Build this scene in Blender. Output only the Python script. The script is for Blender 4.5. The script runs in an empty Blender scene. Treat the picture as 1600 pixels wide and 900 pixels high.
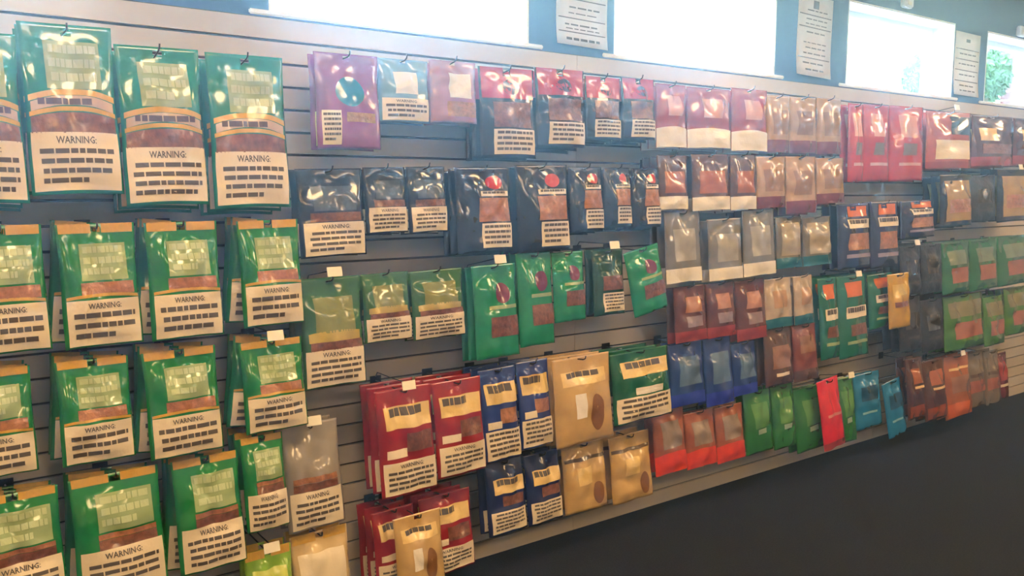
import bpy, bmesh, math, random
from mathutils import Vector, Matrix, noise
PI = math.pi
S = bpy.context.scene
C = S.collection

# ------------------------------------------------------------------ camera, sky, exposure
F, YAW, PITCH = 1300.0, math.radians(35.56), math.radians(6.71)     # focal length in pixels of a 1600 px frame
EYE = Vector((0.0, -2.82, 1.555))
FWD = Vector((math.sin(YAW)*math.cos(PITCH), math.cos(YAW)*math.cos(PITCH), -math.sin(PITCH)))
RGT = Vector((math.cos(YAW), -math.sin(YAW), 0)); UPV = RGT.cross(FWD)
cd = bpy.data.cameras.new('camera'); cam = bpy.data.objects.new('camera', cd); C.objects.link(cam)
cd.sensor_width = 36; cd.lens = F/1600*36; cd.clip_start = 0.05; cd.clip_end = 300
cam.matrix_world = Matrix((RGT, UPV, -FWD)).transposed().to_4x4(); cam.location = EYE
S.camera = cam

def at(u, v, y):                                # point of the plane at depth y seen at a pixel of the photograph
    d = FWD*F + RGT*(u-800) - UPV*(v-450)
    return EYE + d*((y-EYE.y)/d.y)

W = bpy.data.worlds.new('sky'); S.world = W; W.use_nodes = True
nt = W.node_tree; bg = nt.nodes['Background']
sky = nt.nodes.new('ShaderNodeTexSky'); sky.sky_type = 'NISHITA'; sky.sun_disc = False
sky.sun_elevation = math.radians(48); sky.sun_rotation = math.radians(350); sky.dust_density = 0.6; sky.air_density = 1.6; sky.ozone_density = 3.0
nt.links.new(sky.outputs[0], bg.inputs[0]); bg.inputs[1].default_value = 12.0
S.view_settings.view_transform = 'Standard'; S.view_settings.look = 'None'
S.view_settings.gamma = 1; S.view_settings.use_curve_mapping = False
S.view_settings.exposure = -0.15
S.cycles.use_denoising = True
S.cycles.max_bounces = 8; S.cycles.transparent_max_bounces = 12
GLARE_HAZE = .029                                      # density of the added haze that imitates veiling glare
LAMP = 27.0                                      # radiance of the ceiling light diffusers

# ------------------------------------------------------------------ materials
def lin(c):
    return tuple((x/255/12.92 if x/255 <= .04045 else ((x/255+.055)/1.055)**2.4) for x in c) + (1,)
MATS = {}
def mat(key, col, rough=.5, metal=0, bump=0, bscale=30, coat=0, vary=0, vscale=20, spec=.5):
    if key in MATS: return MATS[key]
    m = bpy.data.materials.new(key); m.use_nodes = True; t = m.node_tree; b = t.nodes['Principled BSDF']
    c = lin(col); b.inputs['Base Color'].default_value = c; b.inputs['Roughness'].default_value = rough
    b.inputs['Metallic'].default_value = metal; b.inputs['Coat Weight'].default_value = coat
    b.inputs['Coat Roughness'].default_value = .07; b.inputs['Specular IOR Level'].default_value = spec
    tc = t.nodes.new('ShaderNodeTexCoord')
    if bump:
        n = t.nodes.new('ShaderNodeTexNoise'); n.inputs['Scale'].default_value = bscale; n.inputs['Detail'].default_value = 3
        bp = t.nodes.new('ShaderNodeBump'); bp.inputs['Strength'].default_value = bump; bp.inputs['Distance'].default_value = .02
        t.links.new(tc.outputs['Object'], n.inputs['Vector']); t.links.new(n.outputs[0], bp.inputs['Height'])
        t.links.new(bp.outputs[0], b.inputs['Normal'])
    if vary:
        n2 = t.nodes.new('ShaderNodeTexNoise'); n2.inputs['Scale'].default_value = vscale; n2.inputs['Detail'].default_value = 4
        r = t.nodes.new('ShaderNodeValToRGB'); r.color_ramp.elements[0].position = .35; r.color_ramp.elements[1].position = .68
        r.color_ramp.elements[0].color = tuple(x*(1-vary) for x in c[:3])+(1,)
        r.color_ramp.elements[1].color = tuple(min(1, x*(1+vary)) for x in c[:3])+(1,)
        t.links.new(tc.outputs['Object'], n2.inputs['Vector']); t.links.new(n2.outputs[0], r.inputs[0]); t.links.new(r.outputs[0], b.inputs['Base Color'])
    MATS[key] = m; return m
def emit(key, col, power):
    m = bpy.data.materials.new(key); m.use_nodes = True; t = m.node_tree; t.nodes.clear()
    e = t.nodes.new('ShaderNodeEmission'); e.inputs[0].default_value = lin(col); e.inputs[1].default_value = power
    o = t.nodes.new('ShaderNodeOutputMaterial'); t.links.new(e.outputs[0], o.inputs[0]); return m
def glass(key):
    m = bpy.data.materials.new(key); m.use_nodes = True; t = m.node_tree; t.nodes.clear()
    a = t.nodes.new('ShaderNodeBsdfTransparent'); a.inputs[0].default_value = (.93, .97, .96, 1)
    g = t.nodes.new('ShaderNodeBsdfGlossy'); g.inputs['Roughness'].default_value = .02
    f = t.nodes.new('ShaderNodeFresnel'); ge = t.nodes.new('ShaderNodeNewGeometry')      # 1/1.45 on the far face: no false total reflection
    iv = t.nodes.new('ShaderNodeMapRange'); iv.inputs['To Min'].default_value = 1.45; iv.inputs['To Max'].default_value = 1/1.45
    t.links.new(ge.outputs['Backfacing'], iv.inputs['Value']); t.links.new(iv.outputs[0], f.inputs[0])
    x = t.nodes.new('ShaderNodeMixShader'); o = t.nodes.new('ShaderNodeOutputMaterial')
    t.links.new(f.outputs[0], x.inputs[0]); t.links.new(a.outputs[0], x.inputs[1]); t.links.new(g.outputs[0], x.inputs[2]); t.links.new(x.outputs[0], o.inputs[0])
    return m
def film(key, col):                             # printed pouch film: glossy and crinkled
    return mat('film_'+key, col, rough=.2, bump=.1, bscale=9, coat=.7, vary=.12, vscale=14)

M_slat = mat('slat_laminate', (196, 186, 172), rough=.3, vary=.04, vscale=3, coat=.15)
M_groove = mat('slat_groove', (58, 52, 50), rough=.7)
M_blue = mat('blue_wall_paint', (36, 68, 124), rough=.6, bump=.05, bscale=160, vary=.04, vscale=2)
M_pale = mat('pale_wall_paint', (196, 188, 172), rough=.7, vary=.03, vscale=2)
M_white = mat('white_gloss_paint', (236, 238, 238), rough=.35)
M_ceil = mat('ceiling_tile', (205, 202, 194), rough=.85, bump=.2, bscale=90)
M_carpet = mat('carpet', (40, 41, 43), rough=.95, bump=.8, bscale=260, vary=.35, vscale=120, spec=.15)
M_steel = mat('dark_steel', (60, 58, 58), rough=.3, metal=1)
M_tag = mat('price_tag_card', (236, 230, 214), rough=.35)
M_ink = mat('ink', (84, 76, 74), rough=.6)
M_paper = mat('poster_paper', (222, 214, 208), rough=.5, vary=.03, vscale=6)
M_asphalt = mat('asphalt', (120, 120, 122), rough=.9, vary=.2, vscale=3)
M_brick = mat('brick_face', (64, 26, 22), rough=.85, vary=.25, vscale=4)
M_band = mat('pale_band', (232, 226, 218), rough=.8)
M_bark = mat('bark', (96, 78, 60), rough=.9, bump=.5, bscale=20)
M_leaf = mat('leaf', (42, 74, 34), rough=.55, vary=.3, vscale=1.5)
M_glass = glass('window_glass')

# ------------------------------------------------------------------ mesh helpers
def mesh(name, verts, faces, smooth=False):
    me = bpy.data.meshes.new(name); me.from_pydata([tuple(v) for v in verts], [], faces); me.update()
    if smooth:
        for p in me.polygons: p.use_smooth = True
    return me
def obj(name, me, m=None, parent=None, loc=(0, 0, 0)):
    o = bpy.data.objects.new(name, me); C.objects.link(o)
    if m is not None and me is not None and not me.materials: me.materials.append(m)
    if parent is not None: o.parent = parent
    o.location = loc; return o
def box_data(x0, x1, y0, y1, z0, z1, base=0):
    v = [(x0, y0, z0), (x1, y0, z0), (x1, y1, z0), (x0, y1, z0), (x0, y0, z1), (x1, y0, z1), (x1, y1, z1), (x0, y1, z1)]
    f = [(0, 3, 2, 1), (4, 5, 6, 7), (0, 1, 5, 4), (1, 2, 6, 5), (2, 3, 7, 6), (3, 0, 4, 7)]
    return v, [tuple(i+base for i in q) for q in f]
def boxes(name, lst, m, parent=None, bevel=0):
    V, Fs = [], []
    for b in lst:
        v, f = box_data(*b, base=len(V)); V += v; Fs += f
    me = mesh(name, V, Fs)
    if bevel:
        bm = bmesh.new(); bm.from_mesh(me)
        bmesh.ops.bevel(bm, geom=bm.edges[:], offset=bevel, segments=2, affect='EDGES'); bm.to_mesh(me); bm.free()
    return obj(name, me, m, parent)
def tube(name, pts, r, m, parent=None, n=6):
    V, Fs = [], []; P = [Vector(p) for p in pts]
    for i, p in enumerate(P):
        t = (P[min(i+1, len(P)-1)]-P[max(i-1, 0)]).normalized()
        a = t.cross(Vector((1, 0, 0)) if abs(t.x) < .8 else Vector((0, 0, 1))).normalized(); b = t.cross(a)
        for k in range(n):
            V.append(p+(a*math.cos(2*PI*k/n)+b*math.sin(2*PI*k/n))*r)
    for i in range(len(P)-1):
        for k in range(n):
            Fs.append((i*n+k, i*n+(k+1) % n, (i+1)*n+(k+1) % n, (i+1)*n+k))
    Fs.append(tuple(range(n))[::-1]); Fs.append(tuple((len(P)-1)*n+k for k in range(n)))
    return obj(name, mesh(name, V, Fs, True), m, parent)
def empty(name, loc):
    o = bpy.data.objects.new(name, None); C.objects.link(o); o.location = loc; o.empty_display_size = .05; return o
def tag(o, label=None, cat=None, group=None, kind=None):
    if label: o['label'] = label
    if cat: o['category'] = cat
    if group: o['group'] = group
    if kind: o['kind'] = kind
    return o
def copy_tree(o, parent=None):
    c = o.copy(); C.objects.link(c)
    if parent is not None: c.parent = parent
    for ch in list(o.children): copy_tree(ch, c)
    return c
ORD = ['first', 'second', 'third', 'fourth', 'fifth', 'sixth', 'seventh', 'eighth', 'ninth', 'tenth']

# ------------------------------------------------------------------ the room
TOP, PITCH_Z, CEIL = 2.134, .0762, 2.92
X0, X1, YB = -3.2, 11.0, -7.0
tag(boxes('floor', [(X0, X1, YB, .2, -.1, 0)], M_carpet), kind='structure')
tag(boxes('ceiling', [(X0, X1, YB, .2, CEIL, CEIL+.1)], M_ceil), kind='structure')
WZ0, WZ1 = TOP+.012, 2.625
WINS = [(-.82, .336), (1.02, 2.117), (2.59, 3.73), (4.37, 5.56), (5.99, 7.14), (7.62, 8.78)]
FY, WT = .022, .22                               # face of the blue wall and its thickness
cuts = [(X0, WINS[0][0])] + [(WINS[i][1], WINS[i+1][0]) for i in range(len(WINS)-1)] + [(WINS[-1][1], X1)]
wl = [(X0, X1, FY, FY+WT, 0, WZ0), (X0, X1, FY, FY+WT, WZ1, CEIL)] + [(a, b, FY, FY+WT, WZ0, WZ1) for a, b in cuts]
tag(boxes('wall_back', wl, M_blue), kind='structure')
tag(boxes('wall_left', [(X0-.1, X0, YB, .2, 0, CEIL)], M_pale), kind='structure')
tag(boxes('wall_right', [(X1, X1+.1, YB, .2, 0, CEIL)], M_pale), kind='structure')
tag(boxes('wall_front', [(X0, X1, YB-.15, YB, 0, CEIL)], M_pale), kind='structure')

def window(n, x0, x1, z0, z1, y0, y1, sill=True):
    d = y1-y0; f = .035
    w = boxes(f'window_{n}', [(x0, x0+.012, y0, y1, z0, z1), (x1-.012, x1, y0, y1, z0, z1), (x0+.012, x1-.012, y0, y1, z1-.012, z1), (x0+.012, x1-.012, y0, y1, z0, z0+.006)], M_white)
    tag(w, kind='structure')
    yg = y1-.05
    boxes('window_frame', [(x0+.012, x0+.012+f, yg, y1, z0+.006, z1-.012), (x1-.012-f, x1-.012, yg, y1, z0+.006, z1-.012),
                           (x0+.012+f, x1-.012-f, yg, y1, z1-.012-f, z1-.012), (x0+.012+f, x1-.012-f, yg, y1, z0+.006, z0+.006+f)], M_white, w)
    boxes('pane', [(x0+.012+f, x1-.012-f, yg+.02, yg+.026, z0+.006+f, z1-.012-f)], M_glass, w)
    if sill:
        boxes('window_sill', [(x0-.07, x1+.07, y0-.010, y0, z0-.006, z0+.012)], M_white, w, bevel=.004)
    return w
for i, (a, b) in enumerate(WINS): window(i+1, a, b, WZ0, WZ1, FY, FY+WT-.03)

# slatted display panels: every slat is a piece with a groove under it
PX = [-2.52, -.08, 2.36, 4.80, 7.24, 9.68]
for i in range(5):
    a, b = PX[i]+.001, PX[i+1]-.001
    p = empty('slatwall_panel', (a, 0, 0))
    tag(p, ['grey slatted display panel at the far left of the wall', 'grey slatted display panel behind the big green pouches', 'grey slatted display panel behind the teal and cream pouches',
            'grey slatted display panel behind the grey and red pouches', 'grey slatted display panel behind the black pouches at far right'][i], 'wall panel', 'slatted panels along the wall')
    boxes('backing', [(0, b-a, .012, .0215, 0, TOP)], M_groove, p)
    v, f = box_data(0, b-a, 0, .0125, .0045, PITCH_Z-.0045)
    sm = mesh('slat', v, f); sm.materials.append(M_slat)
    for k in range(28): obj('slat', sm, None, p, (0, 0, k*PITCH_Z))

# lamps let into the ceiling
DIFF = emit('lamp_diffuser', (255, 214, 156), LAMP)
fl = 0
for iy, y in enumerate((-1.7, -4.4)):
    for ix, x in enumerate((-2.0, .6, 3.2, 5.8, 8.4)):
        l = empty('ceiling_light', (x, y, CEIL))
        tag(l, f'long recessed ceiling light, {ORD[ix]} from the left in the row {["nearest the slatted wall", "farthest from the slatted wall"][iy]}', 'light', 'ceiling lights')
        boxes('frame', [(-.62, .62, -.32, -.29, -.02, 0), (-.62, .62, .29, .32, -.02, 0), (-.62, -.59, -.29, .29, -.02, 0), (.59, .62, -.29, .29, -.02, 0)], M_white, l)
        boxes('diffuser', [(-.59, .59, -.29, .29, -.012, 0)], DIFF, l)

# ------------------------------------------------------------------ outside
tag(boxes('ground', [(-40, 60, -60, 60, -.4, -.12)], M_asphalt), kind='structure')
hs = empty('brick_building', (12.6, 2.9, -.12)); hs.rotation_euler.z = math.radians(-76)
tag(hs, 'red brick building with pale bands seen through the rightmost window', 'building')
boxes('wall', [(0, 6, .03, 4, 0, 5.2)], M_band, hs)
cm = None
for k in range(42):
    if cm is None:
        v, f = box_data(-.03, 6.03, 0, .1, 0, .098); cm = mesh('brick_course', v, f); cm.materials.append(M_brick)
    obj('brick_course', cm, None, hs, (0, 0, .02+k*.122))
boxes('roof', [(-.2, 6.2, -.2, 4.2, 5.2, 5.4)], M_band, hs)
def tree(x, y, h, r, label, seed):
    rnd = random.Random(seed); t = empty('leafy_tree', (x, y, -.12)); tag(t, label, 'tree', 'trees outside the windows')
    tube('trunk', [(0, 0, 0), (.03, .02, h*.3), (0, 0, h*.75)], .06, M_bark, t, 8)
    V, Fs = [], []
    for k in range(2600):
        p = Vector((rnd.gauss(0, 1), rnd.gauss(0, 1), rnd.gauss(0, 1))); p = p.normalized()*r*rnd.random()**.4
        p = Vector((p.x, p.y, p.z*1.25+h*.62)); n = Vector((rnd.uniform(-1, 1), rnd.uniform(-1, 1), rnd.uniform(-.3, 1))).normalized()
        a = n.orthogonal().normalized(); b = n.cross(a); s = rnd.uniform(.05, .1)*(r/.4); i = len(V)
        V += [p-a*s, p-b*s*.5+n*.01, p+a*s, p+b*s*.5+n*.01]; Fs.append((i, i+1, i+2, i+3))
    tag(obj('foliage', mesh('foliage', V, Fs), M_leaf, t), kind='stuff')
tree(10.44, 2.1, 4.9, .25, 'pale green leafy tree seen through the left of the rightmost window', 3)
tree(12.02, 3.8, 5.35, .24, 'pale green leafy tree at the right edge of the third bright window', 5)

# scatter volume added to imitate the lens glare around the windows
HZ = bpy.data.materials.new('glare_haze'); HZ.use_nodes = True; _t = HZ.node_tree; _t.nodes.clear()
_v = _t.nodes.new('ShaderNodeVolumeScatter'); _v.inputs['Color'].default_value = (.55, .82, 1, 1); _v.inputs['Density'].default_value = GLARE_HAZE; _v.inputs['Anisotropy'].default_value = .78
_o = _t.nodes.new('ShaderNodeOutputMaterial'); _t.links.new(_v.outputs[0], _o.inputs['Volume'])
if GLARE_HAZE > 0:
    hz = tag(boxes('glare_haze', [(X0+.01, X1-.01, YB+.01, -.0015, .004, CEIL-.03)], HZ), kind='stuff')

# ------------------------------------------------------------------ posters and small boxes on the blue wall
def poster(x0, x1, z0, z1, label, rules, seed, tilt):
    rnd = random.Random(seed); w, h = x1-x0, z1-z0
    p = empty('wall_poster', ((x0+x1)/2, FY-.001, (z0+z1)/2)); p.rotation_euler.y = tilt
    tag(p, label, 'poster', 'text posters on the blue wall')
    V, Fs = [], []                                  # a sheet that curls a little at its foot
    for j in range(9):
        for i in range(5):
            V.append((w*(i/4-.5), -.0015-.012*max(0, (j-5)/3)**2, h*(.5-j/8)))
    for j in range(8):
        for i in range(4): Fs.append((j*5+i, (j+1)*5+i, (j+1)*5+i+1, j*5+i+1))
    sheet = obj('paper', mesh('paper', V, Fs, True), M_paper, p)
    so = sheet.modifiers.new('thick', 'SOLIDIFY'); so.thickness = .0008; so.offset = 1
    lines, yb = [], lambda t: -.0036-.012*max(0, (t*8-5)/3)**2
    for t, thick, kind in rules:
        if kind == 'rule': segs = [(.04, .96)]
        elif kind == 'icon': segs = [(.42, .58)]
        else:
            segs, s = [], .16+rnd.random()*.1
            while s < .78:
                e = min(.84, s+rnd.uniform(.08, .2)); segs.append((s, e)); s = e+.03
        for s, e in segs:
            i = len(lines); lines.append((s, e, t, thick))
    V, Fs = [], []
    for s, e, t, th in lines:
        i = len(V)
        V += [(w*(s-.5), yb(t), h*(.5-t)), (w*(s-.5), yb(t+th), h*(.5-t-th)), (w*(e-.5), yb(t+th), h*(.5-t-th)), (w*(e-.5), yb(t), h*(.5-t))]
        Fs.append((i, i+1, i+2, i+3))
    tag(obj('lettering', mesh('lettering', V, Fs), M_ink, p), kind='stuff')
def pz(u, v): q = at(u, v, FY); return q.x, q.z
def poster_px(u0, u1, va, vb, *r):
    xa, za = pz((u0+u1)/2, va); _, zb = pz((u0+u1)/2, vb)
    poster(pz(u0, va)[0], pz(u1, va)[0], zb, za, *r)
R1 = [(.08, .05, 'icon'), (.22, .02, 'text'), (.40, .012, 'text'), (.46, .012, 'rule'), (.55, .018, 'text'), (.62, .012, 'text'), (.68, .012, 'rule'), (.75, .018, 'text'), (.80, .012, 'text'), (.84, .012, 'rule'), (.91, .03, 'text')]
R2 = [(.06, .10, 'icon'), (.18, .014, 'text'), (.24, .012, 'rule'), (.29, .014, 'text'), (.35, .012, 'text'), (.39, .012, 'rule'), (.45, .016, 'text'), (.58, .012, 'text'), (.64, .016, 'text'), (.71, .016, 'text'), (.77, .012, 'rule'), (.83, .018, 'text'), (.91, .02, 'text')]
R3 = [(.1, .05, 'icon'), (.26, .014, 'rule'), (.33, .02, 'text'), (.42, .014, 'rule'), (.49, .02, 'text'), (.59, .014, 'rule'), (.66, .02, 'text'), (.76, .016, 'rule'), (.83, .02, 'text'), (.91, .02, 'text')]
poster_px(869, 949, -62, 74, 'white text poster between the two big bright windows', R1, 1, .02)
poster_px(1247, 1301, -6, 121, 'white text poster left of the third bright window', R2, 2, .03)
poster_px(1493, 1532, 52, 151, 'tan looking text poster beside the rightmost window', R3, 3, .01)
for (u, v, lab) in ((1413, 4, 'small white box on the blue wall above the third bright window'), (1592, 50, 'small white box on the blue wall above the rightmost window')):
    x, z = pz(u, v); b = empty('wall_sensor', (x, FY, z)); tag(b, lab, 'sensor', 'small boxes on the blue wall')
    boxes('housing', [(-.05, .05, -.035, 0, -.035, .035)], M_white, b, bevel=.008); boxes('lens', [(-.02, .02, -.038, -.034, -.02, .0)], M_tag, b)

# ------------------------------------------------------------------ pouches
fc = bpy.data.curves.new('heading', 'FONT'); fc.body = 'WARNING:'; fc.resolution_u = 1; fc.offset = .018
fo = bpy.data.objects.new('heading', fc); C.objects.link(fo); bpy.context.view_layer.update()
_m = fo.to_mesh(); HV = [v.co.copy() for v in _m.vertices]; HF = [tuple(p.vertices) for p in _m.polygons]
bpy.data.objects.remove(fo); bpy.data.curves.remove(fc)
hx0, hx1 = min(v.x for v in HV), max(v.x for v in HV); hy0, hy1 = min(v.y for v in HV), max(v.y for v in HV)
HV = [((v.x-hx0)/(hx1-hx0), 1-(v.y-hy0)/(hy1-hy0)) for v in HV]

BW, BH = .2, .3                                       # nominal pouch; each copy is scaled to its own size
def smooth(a, b, x):
    t = max(0, min(1, (x-a)/(b-a))); return t*t*(3-2*t)
class Shape:
    def __init__(self, d, seed, waist=.03, flare=0.0): self.d, self.s, self.waist, self.flare = d, seed, waist, flare
    def thick(self, u, v):
        e = max(0, 4*u*(1-u))**.55
        p = smooth(.04, .44, v)*(1-.4*smooth(.86, 1, v))
        return .0012 + self.d*.5*e*p
    def front(self, u, v, lift=0):
        e = max(0, 4*u*(1-u))**.5
        wv = noise.noise(Vector((u*3.1+self.s*7, v*4.3, self.s)))*.014 + noise.noise(Vector((u*5+self.s, v*6, 3.1+self.s)))*.004
        wv += .006*math.sin((u-.5)*14+self.s)*smooth(.02, .15, v)*(1-smooth(.3, .55, v))     # folds fanning out under the seal
        q = noise.noise(Vector((u*2.3+v*1.1+self.s*3, v*2.6-u*.8, self.s+9)))
        wv += (.022*abs(q)-.005)*smooth(.1, .25, v)*(1-.6*smooth(.55, .75, v))               # sharp creases of the stiff film
        wv = max(-.3, min(.3, wv/.05))*self.d
        y = -(self.thick(u, v) + wv*e*smooth(.03, .2, v)) - lift
        w = 1-self.waist*math.sin(PI*min(1, v*1.4))+self.flare*(v-.5)
        return Vector(((u-.5)*BW*w, y, -(v-.045)*BH + .003*math.sin(u*PI)*v*v))
    def back(self, u, v):
        p = self.front(u, v); return Vector((p.x, .45*self.thick(u, v), p.z))
NU, NV = 18, 25
VS = [0, .025, .07]+[.07+.93*k/23 for k in range(1, 24)]
def body_mesh(s):
    V, Fs = [], []
    for side in (0, 1):
        for j in range(NV+1):
            for i in range(NU+1):
                V.append((s.back if side else s.front)(i/NU, VS[j]))
    n = (NU+1)*(NV+1); ix = lambda i, j, sd: sd*n+j*(NU+1)+i
    for j in range(NV):
        for i in range(NU):
            if j == 1 and i in (8, 9): continue            # hang hole
            Fs.append((ix(i, j, 0), ix(i, j+1, 0), ix(i+1, j+1, 0), ix(i+1, j, 0)))
            Fs.append((ix(i, j, 1), ix(i+1, j, 1), ix(i+1, j+1, 1), ix(i, j+1, 1)))
    for j in range(NV):
        Fs.append((ix(0, j, 0), ix(0, j, 1), ix(0, j+1, 1), ix(0, j+1, 0))); Fs.append((ix(NU, j, 0), ix(NU, j+1, 0), ix(NU, j+1, 1), ix(NU, j, 1)))
    for i in range(NU):
        Fs.append((ix(i, NV, 0), ix(i, NV, 1), ix(i+1, NV, 1), ix(i+1, NV, 0))); Fs.append((ix(i, 0, 0), ix(i+1, 0, 0), ix(i+1, 0, 1), ix(i, 0, 1)))
    return mesh('pouch_film', V, Fs, True)
def patch_mesh(s, u0, u1, v0, v1, arc=0, lift=.0016, round_=False, header=False):
    V, Fs = [], []
    if round_:
        cu, cv, ru, rv = (u0+u1)/2, (v0+v1)/2, (u1-u0)/2, (v1-v0)/2; K = 20
        V.append(s.front(cu, cv, lift))
        for r in (.5, 1):
            for k in range(K): V.append(s.front(cu+ru*r*math.cos(2*PI*k/K), cv+rv*r*math.sin(2*PI*k/K), lift))
        for k in range(K):
            Fs.append((0, 1+(k+1) % K, 1+k)); Fs.append((1+k, 1+(k+1) % K, 1+K+(k+1) % K, 1+K+k))
        return mesh('patch', V, Fs, True)
    nu = max(2, round((u1-u0)*22)); nv = max(3, round((v1-v0)*32))
    for j in range(nv+1):
        for i in range(nu+1):
            t = i/nu; u = u0+(u1-u0)*t; a = arc*(1-(2*t-1)**2)*(1 if header else 1-j/nv)
            V.append(s.front(u, v0+(v1-v0)*j/nv-a, lift))
    for j in range(nv):
        for i in range(nu):
            a = j*(nu+1)+i
            if abs(u0+(u1-u0)*(i+.5)/nu-.5) < .085 and v0+(v1-v0)*j/nv < .078: continue   # clear of the hang hole
            Fs.append((a, a+nu+1, a+nu+2, a+1))
    return mesh('patch', V, Fs, True)
def print_mesh(s, u0, u1, v0, v1, rows, seed, heading=True, fill=.5):
    rnd = random.Random(seed); V, Fs = [], []; lift = .0034
    mp = lambda a, b: s.front(u0+(u1-u0)*a, v0+(v1-v0)*b, lift)
    top = .08
    if heading:
        b0 = len(V); V += [mp(.27+.46*x, .07+.13*y) for x, y in HV]; Fs += [tuple(b0+i for i in f) for f in HF]; top = .28
    pitch = (.95-top)/rows
    for r in range(rows):
        a = .06+rnd.random()*.05; y = top+pitch*r
        end = .93 if r < rows-1 else .6+rnd.random()*.33
        while a < end-.03:
            e = min(end, a+rnd.uniform(.06, .2)); m_ = (a+e)/2; i = len(V)
            V += [mp(a, y), mp(a, y+pitch*fill), mp(m_, y+pitch*fill), mp(m_, y), mp(e, y+pitch*fill), mp(e, y)]
            Fs += [(i, i+1, i+2, i+3), (i+3, i+2, i+4, i+5)]; a = e+.018
    return mesh('lettering', V, Fs)

def colour(name, c, **k): return film(name, c)
CREAM = mat('label_cream', (226, 212, 186), rough=.32, bump=.25, bscale=26, coat=.25)
GOLD = mat('gold_print', (200, 158, 62), rough=.3, bump=.3, bscale=26, coat=.4)
TOB = mat('tobacco', (118, 72, 54), rough=.35, vary=.3, vscale=60, coat=.5, bump=.4, bscale=40)
TOBL = mat('light_tobacco', (160, 106, 74), rough=.35, vary=.25, vscale=60, coat=.5, bump=.4, bscale=40)
BANNER = mat('banner_gold', (226, 196, 132), rough=.26, bump=.35, bscale=26, coat=.5)
WHITEP = mat('white_print', (228, 222, 214), rough=.3, bump=.3, bscale=26, coat=.3)
P = lambda n, c: film(n, c)
PALEG = P('pale_green', (150, 172, 124))
PINK = mat('pale_ink', (178, 194, 150), rough=.4)
NAME = dict(rows=3, heading=False, fill=.6, ink=PINK)
def warn(u0, u1, v0, v1, rows=4, heading=True, arc=0): return ('warning_label', CREAM, u0, u1, v0, v1, dict(rows=rows, heading=heading, arc=arc))
def banner(m, u0, u1, v0, v1): return ('name_banner', m, u0, u1, v0, v1, dict(rows=1, heading=False, fill=.42))
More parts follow.
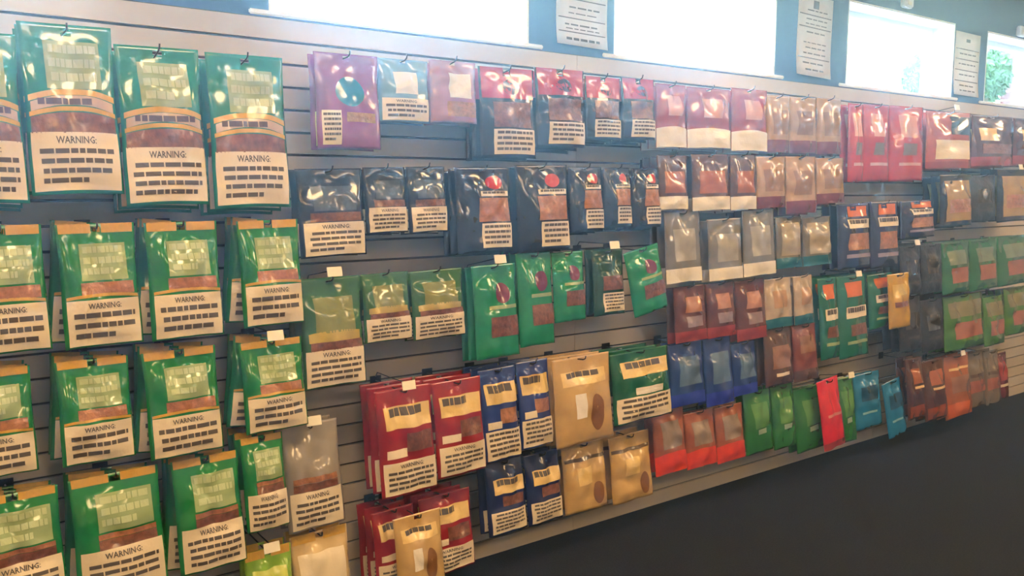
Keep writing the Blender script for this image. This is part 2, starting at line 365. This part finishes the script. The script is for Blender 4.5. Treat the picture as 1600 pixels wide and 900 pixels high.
# style: description, category group, film colour, depth, parts (name, material, u0, u1, v0, v1, options)
ST = {
 'teal': ('big flare-tinted green pouch with pale panel', P('flare_green', (24, 128, 100)), .062, [  # green film; the teal tint of the lens flare is painted into it
   ('brand_panel', PALEG, .24, .84, .10, .38, NAME), ('gold_band', GOLD, .03, .97, .42, .455, dict(arc=.04, header=True)), ('text_band', P('tan', (196, 176, 138)), .05, .95, .458, .515, dict(arc=.04, header=True, rows=1, heading=False)),
   ('gold_band', GOLD, .03, .97, .518, .545, dict(arc=.035, header=True)), ('tobacco_window', TOB, .04, .96, .548, .64, dict(arc=.03)), warn(.03, .97, .635, .98, 4)]),
 'green': ('green pouch with gold header', P('green', (22, 124, 62)), .056, [
   ('header_strip', GOLD, .03, .97, .0, .075, {}), ('brand_panel', PALEG, .26, .86, .16, .46, NAME), ('tobacco_window', TOBL, .24, .92, .475, .575, {}),
   ('gold_band', GOLD, .05, .97, .585, .61, dict(arc=.02, header=True)), warn(.05, .97, .615, .985, 3)]),
 'greenbig': ('green pouch with brown window', P('green', (22, 124, 62)), .058, [
   ('header_strip', GOLD, .03, .97, .0, .07, {}), ('brand_panel', PALEG, .26, .9, .15, .46, NAME), ('light_band', TOBL, .25, .92, .475, .52, {}), ('tobacco_window', TOB, .25, .92, .523, .60, {}), warn(.05, .97, .60, .985, 4)]),
 'silver': ('clear grey pouch with brown tobacco band', P('silver', (150, 142, 136)), .05, [
   ('light_band', TOBL, .12, .9, .50, .555, {}), ('tobacco_window', TOB, .12, .9, .56, .63, {}), warn(.06, .95, .635, .98, 4)]),
 'lime': ('bright lime green pouch', P('lime', (128, 176, 36)), .05, [('header_strip', GOLD, .03, .97, 0, .09, {}), ('brand_panel', P('pale_lime', (196, 206, 96)), .15, .85, .2, .5, {}), warn(.05, .95, .62, .98, 4)]),
 'sand': ('cream and gold pouch', P('sand', (206, 180, 132)), .05, [('header_strip', GOLD, .03, .97, 0, .09, {}), ('brand_panel', CREAM, .1, .9, .2, .55, {}), ('emblem', TOBL, .5, .75, .6, .9, dict(round_=True))]),
 'purple': ('purple pouch with teal round emblem', P('purple', (142, 74, 132)), .045, [('emblem', P('emblem_teal', (40, 116, 150)), .28, .72, .24, .56, dict(round_=True)), ('side_label', CREAM, .06, .34, .6, .96, dict(rows=6, heading=False)), ('tobacco_window', TOBL, .42, .9, .62, .72, {})]),
 'sky': ('pale blue pouch with white label', P('pale_blue', (120, 156, 182)), .04, [('brand_panel', WHITEP, .3, .75, .2, .55, {}), warn(.04, .96, .62, .97, 3)]),
 'rose': ('pink pouch with pale triangle panel', P('rose', (170, 118, 130)), .04, [('brand_panel', WHITEP, .35, .85, .2, .6, {}), ('tobacco_window', TOBL, .3, .95, .66, .9, {})]),
 'dark': ('dark blue pouch with brown band', P('dark_blue', (38, 52, 78)), .05, [('brand_panel', P('slate', (80, 92, 110)), .2, .85, .2, .48, {}), ('tobacco_window', TOB, .15, .92, .5, .6, {}), warn(.05, .97, .61, .98, 4)]),
 'olive': ('olive and green pouch', P('olive_green', (52, 104, 58)), .05, [('brand_panel', P('olive', (128, 136, 78)), .2, .85, .18, .5, {}), ('gold_band', P('straw', (186, 166, 90)), .08, .92, .5, .58, dict(arc=.02)), ('tobacco_window', TOB, .1, .95, .58, .66, {}), warn(.03, .97, .655, .985, 4)]),
 'red': ('red pouch with gold name banner', P('red', (152, 26, 40)), .055, [banner(BANNER, .1, .95, .16, .37), ('tobacco_window', TOB, .45, .92, .42, .6, {}), ('small_label', CREAM, .1, .45, .56, .64, {}), warn(.04, .97, .68, .98, 4)]),
 'blue': ('blue pouch with gold name banner', P('blue', (36, 58, 134)), .05, [banner(BANNER, .1, .95, .16, .38), ('tobacco_window', TOBL, .42, .9, .44, .6, {}), ('small_label', CREAM, .1, .45, .57, .65, {}), warn(.04, .97, .67, .98, 5, False)]),
 'bluedark': ('small navy pouch with gold name banner', P('navy_blue', (24, 36, 92)), .05, [banner(BANNER, .15, .95, .24, .44), ('tobacco_window', TOB, .35, .9, .48, .62, {}), warn(.06, .95, .68, .97, 5, False)]),
 'kraft': ('tan paper pouch with plain brown emblem', P('kraft', (196, 162, 106)), .055, [banner(BANNER, .12, .9, .16, .32), ('emblem', P('kraft_brown', (134, 92, 58)), .55, .78, .45, .88, dict(round_=True)), ('pale_panel', WHITEP, .3, .48, .42, .7, {})]),
 'kraftopen': ('small tan pouch with dark folded top', P('kraft', (196, 162, 106)), .06, [('fold_strip', P('fold_dark', (92, 74, 56)), .03, .97, .2, .25, {}), ('brand_panel', BANNER, .25, .6, .34, .6, {}), ('emblem', P('kraft_brown', (134, 92, 58)), .6, .85, .6, .94, dict(round_=True))]),
 'forest': ('dark green pouch with gold name banner', P('forest', (16, 92, 58)), .055, [banner(BANNER, .15, .97, .14, .36), ('small_label', WHITEP, .35, .8, .52, .62, {}), warn(.04, .98, .64, .98, 4, False)]),
 'redblack': ('red topped black pouch with striped label', P('black_film', (30, 30, 38)), .042, [('red_top', P('red_top', (176, 34, 54)), .03, .97, .0, .34, {}), ('emblem', P('emblem_dark', (70, 40, 60)), .4, .7, .12, .3, dict(round_=True)), ('tobacco_window', TOB, .2, .9, .38, .66, {}), ('warning_label', CREAM, .2, .96, .68, .96, dict(rows=4, heading=False))]),
 'navydot': ('navy pouch with red dot', P('navy', (26, 36, 66)), .042, [('red_dot', P('dot_red', (190, 40, 50)), .52, .84, .1, .26, dict(round_=True)), ('striped_label', CREAM, .4, .95, .28, .34, dict(rows=1, heading=False)), ('tobacco_window', TOBL, .36, .95, .36, .64, {}), ('warning_label', CREAM, .4, .97, .66, .95, dict(rows=4, heading=False))]),
 'mint': ('tall mint pouch with plum emblem', P('mint', (22, 134, 96)), .042, [('emblem', P('plum', (112, 44, 84)), .45, .8, .2, .42, dict(round_=True)), ('pale_stripe', PALEG, .3, .96, .44, .48, {}), ('tobacco_window', TOB, .3, .96, .56, .78, {})]),
 'mintdark': ('dark green pouch with striped label', P('deep_green', (18, 72, 60)), .042, [('tobacco_window', TOB, .25, .9, .4, .62, {}), ('warning_label', CREAM, .25, .95, .66, .95, dict(rows=5, heading=False))]),
 'pinkwhite': ('red and white pouch', P('berry', (152, 58, 72)), .04, [('brand_panel', P('pink_panel', (206, 150, 140)), .3, .75, .18, .5, {}), ('white_base', WHITEP, .0, 1, .7, 1, dict(arc=.03))]),
 'tanmaroon': ('tan pouch with maroon base', P('tan_film', (176, 142, 104)), .04, [('brand_panel', P('dull_tan', (146, 112, 84)), .2, .8, .25, .68, {}), ('maroon_base', P('maroon', (112, 38, 50)), 0, 1, .78, 1, {})]),
 'scarlet': ('bright red pouch with grey emblem', P('scarlet', (184, 36, 46)), .04, [('brand_panel', P('salmon', (214, 140, 120)), .25, .75, .12, .42, {}), ('emblem', P('grey_emblem', (120, 92, 88)), .3, .72, .5, .66, {}), ('pale_stripe', P('pink_panel', (206, 150, 140)), .2, .85, .76, .8, {})]),
 'brownwhite': ('brown pouch with white base', P('chestnut', (92, 62, 48)), .04, [('tobacco_window', P('amber', (164, 92, 50)), .15, .85, .3, .7, {}), ('white_base', WHITEP, 0, 1, .76, 1, {})]),
 'greywhite': ('grey pouch with white base', P('pewter', (118, 116, 116)), .04, [('brand_panel', P('pale_pewter', (160, 156, 150)), .2, .8, .25, .7, {}), ('white_base', WHITEP, 0, 1, .8, 1, {})]),
 'greyteal': ('tan grey pouch with teal base', P('drab', (112, 106, 96)), .04, [('brand_panel', P('pale_drab', (164, 152, 130)), .15, .9, .12, .76, {}), ('teal_base', P('teal_base', (24, 98, 116)), 0, 1, .8, 1, {})]),
 'whiteteal': ('whitish pouch with teal base', P('bone', (176, 158, 140)), .04, [('brand_panel', P('buff', (178, 140, 110)), .25, .75, .25, .6, {}), ('teal_base', P('teal_base', (24, 98, 116)), 0, 1, .82, 1, dict(arc=.02))]),
 'navyorange': ('navy pouch with orange top', P('navy_violet', (38, 46, 92)), .04, [('orange_top', P('orange', (212, 110, 48)), .3, .9, .04, .2, {}), ('pale_stripe', CREAM, .25, .97, .24, .38, dict(rows=1, heading=False)), ('tobacco_window', TOBL, .25, .92, .46, .72, {}), ('lower_stripe', P('lilac', (146, 134, 160)), .2, .95, .78, .84, {})]),
 'tealorange': ('teal green pouch with orange top', P('sea_green', (20, 104, 88)), .04, [('orange_top', P('orange', (212, 110, 48)), .25, .85, .08, .26, {}), ('pale_stripe', CREAM, .2, .95, .38, .52, dict(rows=1, heading=False)), ('tobacco_window', TOB, .3, .9, .6, .74, {}), ('lower_stripe', PALEG, .2, .9, .8, .84, {})]),
 'yellow': ('mustard yellow pouch', P('mustard', (190, 150, 40)), .04, [('brand_panel', P('pale_mustard', (206, 178, 96)), .2, .8, .2, .4, {}), ('tobacco_window', TOB, .2, .8, .52, .62, {})]),
 'brick': ('reddish brown pouch with red base', P('rust_brown', (92, 44, 42)), .04, [('brand_panel', P('copper', (176, 122, 96)), .3, .8, .2, .48, {}), ('silver_panel', P('silver_violet', (140, 120, 128)), .3, .8, .55, .74, {}), ('red_base', P('dull_red', (150, 52, 50)), 0, 1, .8, 1, {})]),
 'royal': ('royal blue pouch with clear front', P('royal', (32, 56, 128)), .04, [('clear_front', P('steel_blue', (84, 110, 150)), .2, .85, .22, .68, {}), ('bright_base', P('bright_blue', (36, 50, 168)), 0, 1, .8, 1, {})]),
 'cocoa': ('dark brown pouch', P('cocoa', (86, 60, 52)), .04, [('brand_panel', P('dull_copper', (144, 104, 84)), .2, .85, .3, .7, {}), ('pale_stripe', CREAM, .3, .75, .78, .84, {})]),
 'mahogany': ('mahogany red brown pouch', P('mahogany', (122, 62, 54)), .04, [('brand_panel', P('dull_copper', (144, 104, 84)), .2, .85, .2, .5, {}), ('dark_base', P('cocoa', (86, 60, 52)), 0, 1, .8, 1, {})]),
 'flame': ('clear pouch with orange red base', P('clay', (150, 84, 58)), .045, [('clear_front', P('smoke', (140, 122, 112)), .2, .82, .18, .6, {}), ('orange_base', P('flame', (214, 62, 36)), 0, 1, .7, 1, dict(arc=.04))]),
 'leafgreen': ('leaf green pouch', P('leaf_green', (38, 110, 38)), .04, [('brand_panel', P('pale_leaf', (86, 140, 76)), .25, .8, .2, .6, {}), ('pale_stripe', P('silver_green', (160, 184, 160)), .35, .7, .62, .7, {})]),
 'redslim': ('slim bright red pouch', P('hot_red', (212, 30, 46)), .04, [('pale_stripe', P('salmon', (214, 140, 120)), .2, .8, .5, .54, {}), ('dark_base', P('dull_red', (150, 52, 50)), 0, 1, .9, 1, {})]),
 'cyan': ('cyan blue pouch', P('cyan', (24, 116, 170)), .04, [('dark_panel', P('deep_cyan', (22, 72, 112)), .2, .8, .24, .5, {}), ('pale_stripe', P('pale_cyan', (140, 190, 214)), .2, .7, .7, .74, {})]),
 'redcream': ('red pouch with cream lower panel', P('coral', (176, 78, 64)), .045, [('cream_panel', CREAM, .15, .95, .5, .84, {}), ('dark_corner', P('black_film', (30, 30, 38)), .5, 1, .08, .4, {}), ('red_base', P('dull_red', (150, 52, 50)), 0, 1, .88, 1, {})]),
 'oxblood': ('dark red brown pouch', P('oxblood', (84, 38, 40)), .045, [('brand_panel', BANNER, .15, .55, .25, .5, {}), ('tobacco_window', TOB, .2, .95, .56, .76, {}), ('red_base', P('dull_red', (150, 52, 50)), 0, 1, .82, 1, {})]),
 'brass': ('dull gold and black pouch', P('black_film', (30, 30, 38)), .045, [('gold_front', P('brass', (166, 138, 84)), .12, .92, .12, .9, {}), ('tobacco_window', TOBL, .2, .88, .48, .74, {})]),
 'black': ('plain matte black pouch', mat('matte_black', (30, 31, 35), rough=.5, bump=.4, bscale=26), .045, [('dark_panel', P('charcoal', (52, 52, 58)), .2, .8, .3, .6, {}), ('side_stripe', P('grey_stripe', (92, 88, 88)), .25, .75, .74, .78, {})]),
 'herb': ('small green pouch with reddish window', P('herb', (40, 104, 66)), .045, [('brand_panel', P('grey_green', (116, 132, 112)), .2, .8, .16, .44, {}), ('tobacco_window', P('terracotta', (158, 94, 76)), .25, .85, .5, .8, {})]),
 'limewindow': ('lime edged green pouch with brown window', P('lime_green', (66, 118, 40)), .045, [('brand_panel', P('olive_grey', (120, 116, 84)), .1, .95, .12, .4, {}), ('tobacco_window', P('terracotta', (158, 94, 76)), .2, .92, .5, .8, {})]),
 'umber': ('dark orange brown pouch', P('umber', (78, 44, 32)), .05, [('brand_panel', P('burnt_orange', (158, 88, 42)), .25, .85, .18, .42, {}), ('pale_stripe', BANNER, .3, .85, .46, .5, {}), ('orange_base', P('burnt_base', (134, 64, 30)), .05, .95, .78, .97, {})]),
 'orangebrown': ('orange brown pouch', P('burnt_orange', (158, 88, 42)), .05, [('pale_stripe', BANNER, .2, .9, .2, .24, {}), ('brand_panel', P('dull_copper', (144, 104, 84)), .2, .9, .34, .6, {}), ('orange_base', P('hot_orange', (196, 96, 36)), .05, .95, .76, .98, {})]),
 'taupe': ('taupe pouch with rusty band', P('taupe', (112, 100, 84)), .045, [('rust_band', P('terracotta', (158, 94, 76)), .05, .95, .5, .72, {}), ('dark_stripe', P('cocoa', (86, 60, 52)), .1, .9, .38, .44, {})]),
 'wine': ('wine red slim pouch', P('wine', (104, 34, 46)), .04, [('brand_panel', P('dull_red', (150, 52, 50)), .2, .8, .2, .6, {}), ('pale_stripe', CREAM, .2, .8, .68, .74, {})]),
}
PROTO = {}
def make(style, var):
    desc, film_m, depth, parts = ST[style]
    s = Shape(depth, 1.37*var+len(style)*.61+sum(map(ord, style))*.017)
    r = empty('tobacco_pouch', (0, 0, 0))
    obj('pouch_film', body_mesh(s), film_m, r)
    for q, (name, m, u0, u1, v0, v1, op) in enumerate(parts):
        me = patch_mesh(s, u0, u1, v0, v1, op.get('arc', 0), .0017+.0001*q, op.get('round_', False), op.get('header', False)); me.name = name
        pt = obj(name, me, m, r)
        if 'rows' in op:
            L = obj('lettering', print_mesh(s, u0, u1, v0-(op.get('arc', 0)*.7 if op.get('header') else 0), v1, op['rows'], q+var*7, op.get('heading', True), op.get('fill', .5)), op.get('ink', M_ink), pt)
            tag(L, kind='stuff')
    return r
def pouch(style, var):
    key = (style, var)
    if key not in PROTO: PROTO[key] = make(style, var); return PROTO[key]
    return copy_tree(PROTO[key])

# ------------------------------------------------------------------ pegs
v_, f_ = box_data(-.022, .022, -.006, -.0006, -.022, .018); CLIP = mesh('wall_clip', v_, f_); CLIP.materials.append(M_steel)
v_, f_ = box_data(-.026, .026, -.0035, 0, -.016, .016); CARD = mesh('price_tag', v_, f_); CARD.materials.append(M_tag)
def peg(x, zs, L, rise, label, group, tagged):
    p = empty('display_peg', (x, 0, zs)); tag(p, label, 'peg', group)
    obj('wall_clip', CLIP, None, p)
    tube('prong', [(0, -.004, 0), (0, -L*.5, rise*.5), (0, -L+.012, rise), (0, -L, rise+.006), (0, -L-.004, rise+.018)], .0026, M_steel, p)
    if tagged:
        tube('tag_wire', [(0, -.005, .015), (0, -.02, .034+rise*.1), (0, -L*.5, .034+rise*.5), (0, -L-.012, rise+.038)], .0022, M_steel, p)
        c = obj('price_tag', CARD, None, p, (0, -L-.0155, rise+.032)); c.rotation_euler.x = -.25

# ------------------------------------------------------------------ what hangs where
# (place, style, distance of the front pouch from the wall, pouches behind, [(left, right, top, bottom) in photograph pixels + options])
ROWS = [
 ('top row at left', 'teal', .23, 2, [(-112, 34, 50, 316), (34, 186, 55, 304), (180, 316, 74, 318), (326, 446, 84, 322)]),
 ('second row at left', 'green', .23, 2, [(-62, 72, 366, 553, dict(bl=5)), (92, 216, 362, 541, dict(bl=6)), (230, 344, 358, 528, dict(bl=6)), (374, 482, 352, 516, dict(bl=6))]),
 ('third row at left', 'green', .23, 2, [(-82, 54, 586, 747, dict(bl=4)), (90, 206, 560, 722, dict(bl=5)), (226, 342, 552, 711, dict(bl=5)), (376, 476, 540, 690, dict(t=1, bl=8))]),
 ('fourth row at left', 'greenbig', .24, 2, [(-52, 98, 768, 950, dict(bl=4)), (112, 254, 736, 925, dict(bl=4)), (272, 388, 706, 886, dict(bl=5)), (372, 446, 690, 828)]),
 ('beside bare slats', 'silver', .2, 1, [(442, 532, 668, 826, dict(t=1))]),
 ('bottom row at left', 'lime', .24, 1, [(384, 462, 862, 1010, dict(t=1))]),
 ('bottom row at left', 'sand', .22, 1, [(456, 548, 828, 985)]),
 ('top row below large window', 'purple', .2, 1, [(492, 592, 84, 232)]),
 ('top row below large window', 'sky', .18, 1, [(590, 670, 90, 190)]),
 ('top row below large window', 'rose', .18, 1, [(670, 746, 92, 190, dict(t=0))]),
 ('second row', 'dark', .2, 1, [(452, 568, 262, 400), (568, 636, 258, 362, dict(nb=2)), (634, 696, 257, 361)]),
 ('third row', 'olive', .2, 1, [(468, 570, 432, 602, dict(t=1, nb=2)), (563, 642, 422, 530, dict(nb=2)), (640, 724, 416, 525)]),
 ('fourth row', 'red', .22, 3, [(590, 684, 612, 771, dict(t=1)), (672, 757, 594, 742)]),
 ('bottom row', 'red', .19, 2, [(584, 650, 792, 915), (658, 738, 768, 893)]),
 ('bottom row before a red pouch', 'kraft', .262, 0, [(618, 692, 806, 925)]),
 ('top row', 'redblack', .19, 2, [(745, 838, 106, 246), (832, 920, 106, 228), (906, 975, 118, 217), (964, 1022, 120, 216)]),
 ('second row', 'navydot', .2, 2, [(712, 798, 260, 400), (806, 890, 256, 392), (886, 946, 258, 360), (938, 990, 258, 352), (982, 1032, 257, 353)]),
 ('third row', 'mint', .2, 2, [(740, 814, 410, 556, dict(t=1)), (802, 866, 404, 540), (860, 912, 400, 502, dict(nb=0))]),
 ('third row', 'mintdark', .2, 1, [(926, 974, 394, 492, dict(t=1))]),
 ('third row, leaning right', 'mint', .22, 0, [(976, 1030, 392, 490, dict(lean=-11))]),
 ('fourth row', 'blue', .2, 2, [(750, 814, 574, 718), (804, 862, 562, 698)]),
 ('fourth row', 'kraft', .22, 3, [(862, 956, 556, 692)]),
 ('fourth row', 'forest', .22, 2, [(956, 1046, 546, 677)]),
 ('bottom row', 'bluedark', .18, 1, [(760, 822, 716, 832), (820, 876, 704, 816)]),
 ('bottom row', 'kraftopen', .17, 1, [(880, 946, 690, 797), (954, 1022, 676, 781)]),
 ('top row', 'pinkwhite', .19, 2, [(1024, 1072, 130, 229), (1072, 1144, 136, 230), (1138, 1200, 136, 234)]),
 ('top row', 'tanmaroon', .18, 2, [(1195, 1234, 148, 237), (1232, 1276, 150, 239), (1274, 1320, 152, 239)]),
 ('top row', 'scarlet', .19, 1, [(1310, 1350, 162, 283), (1346, 1390, 164, 282), (1386, 1442, 166, 281)]),
 ('second row', 'brownwhite', .18, 2, [(1025, 1074, 240, 337), (1080, 1142, 238, 334), (1138, 1182, 238, 332)]),
 ('second row', 'tanmaroon', .18, 2, [(1180, 1228, 242, 330), (1226, 1276, 242, 331), (1273, 1326, 242, 330)]),
 ('third row', 'greywhite', .18, 2, [(1038, 1094, 336, 442), (1106, 1162, 336, 440), (1156, 1210, 334, 432)]),
 ('third row', 'greyteal', .17, 1, [(1212, 1252, 336, 416), (1254, 1298, 336, 412)]),
 ('third row', 'navyorange', .18, 2, [(1308, 1360, 318, 418), (1358, 1406, 314, 416), (1406, 1468, 308, 390)]),
 ('fourth row', 'brick', .18, 1, [(1054, 1104, 442, 556), (1104, 1152, 438, 534), (1146, 1196, 434, 530)]),
 ('fourth row', 'whiteteal', .17, 1, [(1194, 1240, 432, 523), (1234, 1274, 428, 512)]),
 ('fourth row', 'tealorange', .18, 2, [(1270, 1310, 440, 562), (1308, 1354, 432, 558, dict(t=1)), (1356, 1396, 428, 512)]),
 ('fourth row', 'yellow', .235, 0, [(1388, 1421, 428, 512)]),
 ('fifth row', 'royal', .18, 1, [(1046, 1102, 540, 643), (1098, 1146, 534, 632), (1142, 1182, 532, 628)]),
 ('fifth row', 'cocoa', .18, 2, [(1194, 1242, 518, 611)]),
 ('fifth row', 'mahogany', .18, 1, [(1238, 1282, 512, 603)]),
 ('bottom row', 'flame', .18, 1, [(1016, 1072, 640, 740), (1070, 1120, 636, 727), (1116, 1166, 630, 718)]),
 ('bottom row', 'leafgreen', .18, 1, [(1160, 1208, 610, 708), (1204, 1242, 606, 700), (1242, 1288, 602, 702)]),
 ('bottom row among green pouches', 'redslim', .24, 0, [(1280, 1312, 596, 702, dict(lean=-6))]),
 ('bottom row right of the slim red pouch', 'leafgreen', .17, 1, [(1308, 1338, 588, 690, dict(t=1))]),
 ('bottom row', 'cyan', .17, 1, [(1334, 1382, 580, 666)]),
 ('bottom row, leaning right', 'cyan', .19, 0, [(1376, 1420, 592, 680, dict(lean=-8))]),
 ('top row at far right', 'redcream', .2, 2, [(1446, 1516, 174, 262, dict(t=1))]),
 ('top row at far right', 'oxblood', .2, 2, [(1516, 1584, 180, 258), (1580, 1640, 184, 256)]),
 ('second row at far right', 'brass', .2, 2, [(1460, 1518, 270, 352), (1552, 1606, 270, 346, dict(t=1))]),
 ('second row between gold pouches', 'black', .19, 1, [(1516, 1560, 272, 344)]),
 ('third row at far right', 'black', .2, 2, [(1404, 1440, 386, 470, dict(t=1)), (1436, 1472, 386, 470)]),
 ('fourth row at far right', 'black', .2, 2, [(1404, 1440, 468, 548), (1438, 1474, 466, 546)]),
 ('third row at far right', 'herb', .2, 2, [(1470, 1516, 380, 458), (1514, 1560, 374, 452), (1556, 1606, 368, 444)]),
 ('fourth row at far right', 'limewindow', .2, 2, [(1474, 1540, 458, 546), (1534, 1578, 462, 538), (1560, 1612, 448, 520)]),
 ('bottom row at far right', 'umber', .21, 1, [(1406, 1446, 560, 656), (1442, 1482, 558, 654)]),
 ('bottom row at far right', 'orangebrown', .2, 1, [(1472, 1516, 554, 652, dict(t=1))]),
 ('bottom row at far right', 'taupe', .18, 1, [(1512, 1542, 550, 636), (1536, 1562, 548, 632)]),
 ('bottom row at far right', 'wine', .16, 0, [(1556, 1574, 548, 622)]),
]
rnd = random.Random(11)
stacks, total = [], {}
tilt = lambda z: .03+.09*max(0, min(1, (2.1-z)/1.6))     # low pouches swing their foot out further
for place, st, yf, nb0, items in ROWS:
    for it in items:
        u0, u1, va, vb = it[:4]; op = it[4] if len(it) > 4 else {}
        k = total.get((place, st), 0); total[(place, st)] = k+1
        um, vm = (u0+u1)/2, (va+vb)/2
        zt = at(um, va, -yf).z; zb = at(um, vb, -yf).z
        tl = (zt-zb)*tilt(zt)
        ns = max(1, min(27, round((zt-.028)/PITCH_Z))); zs = ns*PITCH_Z      # pegs sit in the grooves
        rise = max(.0, min(.045, zt-.012-zs)); zp = zs+rise
        zt = zp+.047*(zp-zb)
        stacks.append(dict(zs=zs, rise=rise, zp=zp, place=place, st=st, yf=yf, nb=op.get('nb', nb0), op=op, k=k, x0=at(u0, vm, -yf-tl*.55).x, x1=at(u1, vm, -yf-tl*.55).x, zt=zt, zb=max(at(um, vb, -yf-tl).z, .02)))
solo = lambda s: s['nb'] == 0 and s['yf'] > .21
for i, a in enumerate(stacks):                       # neighbours hang side by side, not through each other
    for b in stacks[i+1:]:
        if solo(a) or solo(b): continue
        ox = min(a['x1'], b['x1'])-max(a['x0'], b['x0']); oz = min(a['zt'], b['zt'])-max(a['zb'], b['zb'])
        if ox <= -.004 or oz <= -.006: continue
        if ox < oz or ox < .03:
            l, r = (a, b) if a['x0'] < b['x0'] else (b, a); m = (l['x1']+r['x0'])/2
            l['x1'] = min(l['x1'], m-.002); r['x0'] = max(r['x0'], m+.002)
        else:
            u, d = (a, b) if a['zt'] > b['zt'] else (b, a); u['zb'] = max(u['zb'], d['zt']+.006)
for a in stacks:                                     # and clear of the pegs below them
    for b in stacks:
        px = (b['x0']+b['x1'])/2
        if a is b or solo(b) or not a['x0']-.02 < px < a['x1']+.02: continue
        need = b['zp']+(.062 if b['op'].get('t') else .026)
        if b['zp'] < a['zp']-.1 and 0 < need-a['zb'] < .13: a['zb'] = need
NP = 0
for s in stacks:
    st, place, yf, op, k, nb = s['st'], s['place'], s['yf'], s['op'], s['k'], s['nb']
    desc = ST[st][0]; short = desc.split(' with ')[0]
    x = (s['x0']+s['x1'])/2; w = s['x1']-s['x0']; zt, zb = s['zt'], s['zb']
    zs, rise, zp = s['zs'], s['rise'], s['zp']; h = (zp-zb)/.955
    one = total[(place, st)] == 1
    group = f'{short.replace("pouch", "pouches")}, {place}'
    L = yf+.03
    peg(x, zs, L, rise, f'wire peg of the {short}, {place}' if one else f'wire peg of {ORD[k]} {short}, {place}', 'wire pegs in the slatted wall', op.get('t', 0))
    sp = ST[st][2]*1.15
    n = 1+min(nb, int((yf-.045)/sp))
    for b in range(n):
        y = -yf + b*sp
        o = pouch(st, k % 2)
        o.location = (x, y, zs+rise*(-y/L)-.002)
        o.scale = (w/BW*.985**b, 1, h/BH)
        lean = op.get('lean', -1.0)+rnd.uniform(-.4, .4) if b == 0 else op.get('bl', 0)*.8**(b-1)+rnd.uniform(-.4, .4)
        o.rotation_euler = (-tilt(zt), math.radians(lean), rnd.uniform(-.012, .012))
        pos = ['front', 'second back', 'third back', 'rearmost'][b]
        if n == 1: lab = f'{desc}, {place}' if one else f'{desc}, {ORD[k]} from left, {place}'
        elif one: lab = f'{desc}, {pos} on its peg, {place}'
        else:
            lab = f'{desc}, {pos} on {ORD[k]} peg from left, {place}'
            if len(lab.split()) > 16: lab = f'{desc}, {pos} on {ORD[k]} peg, {place}'
            if len(lab.split()) > 16: lab = f'{short}, {pos} on {ORD[k]} peg, {place}'
        tag(o, lab, 'pouch', group)
        NP += 1
print('POUCHES', NP, 'OBJECTS', len(bpy.data.objects))
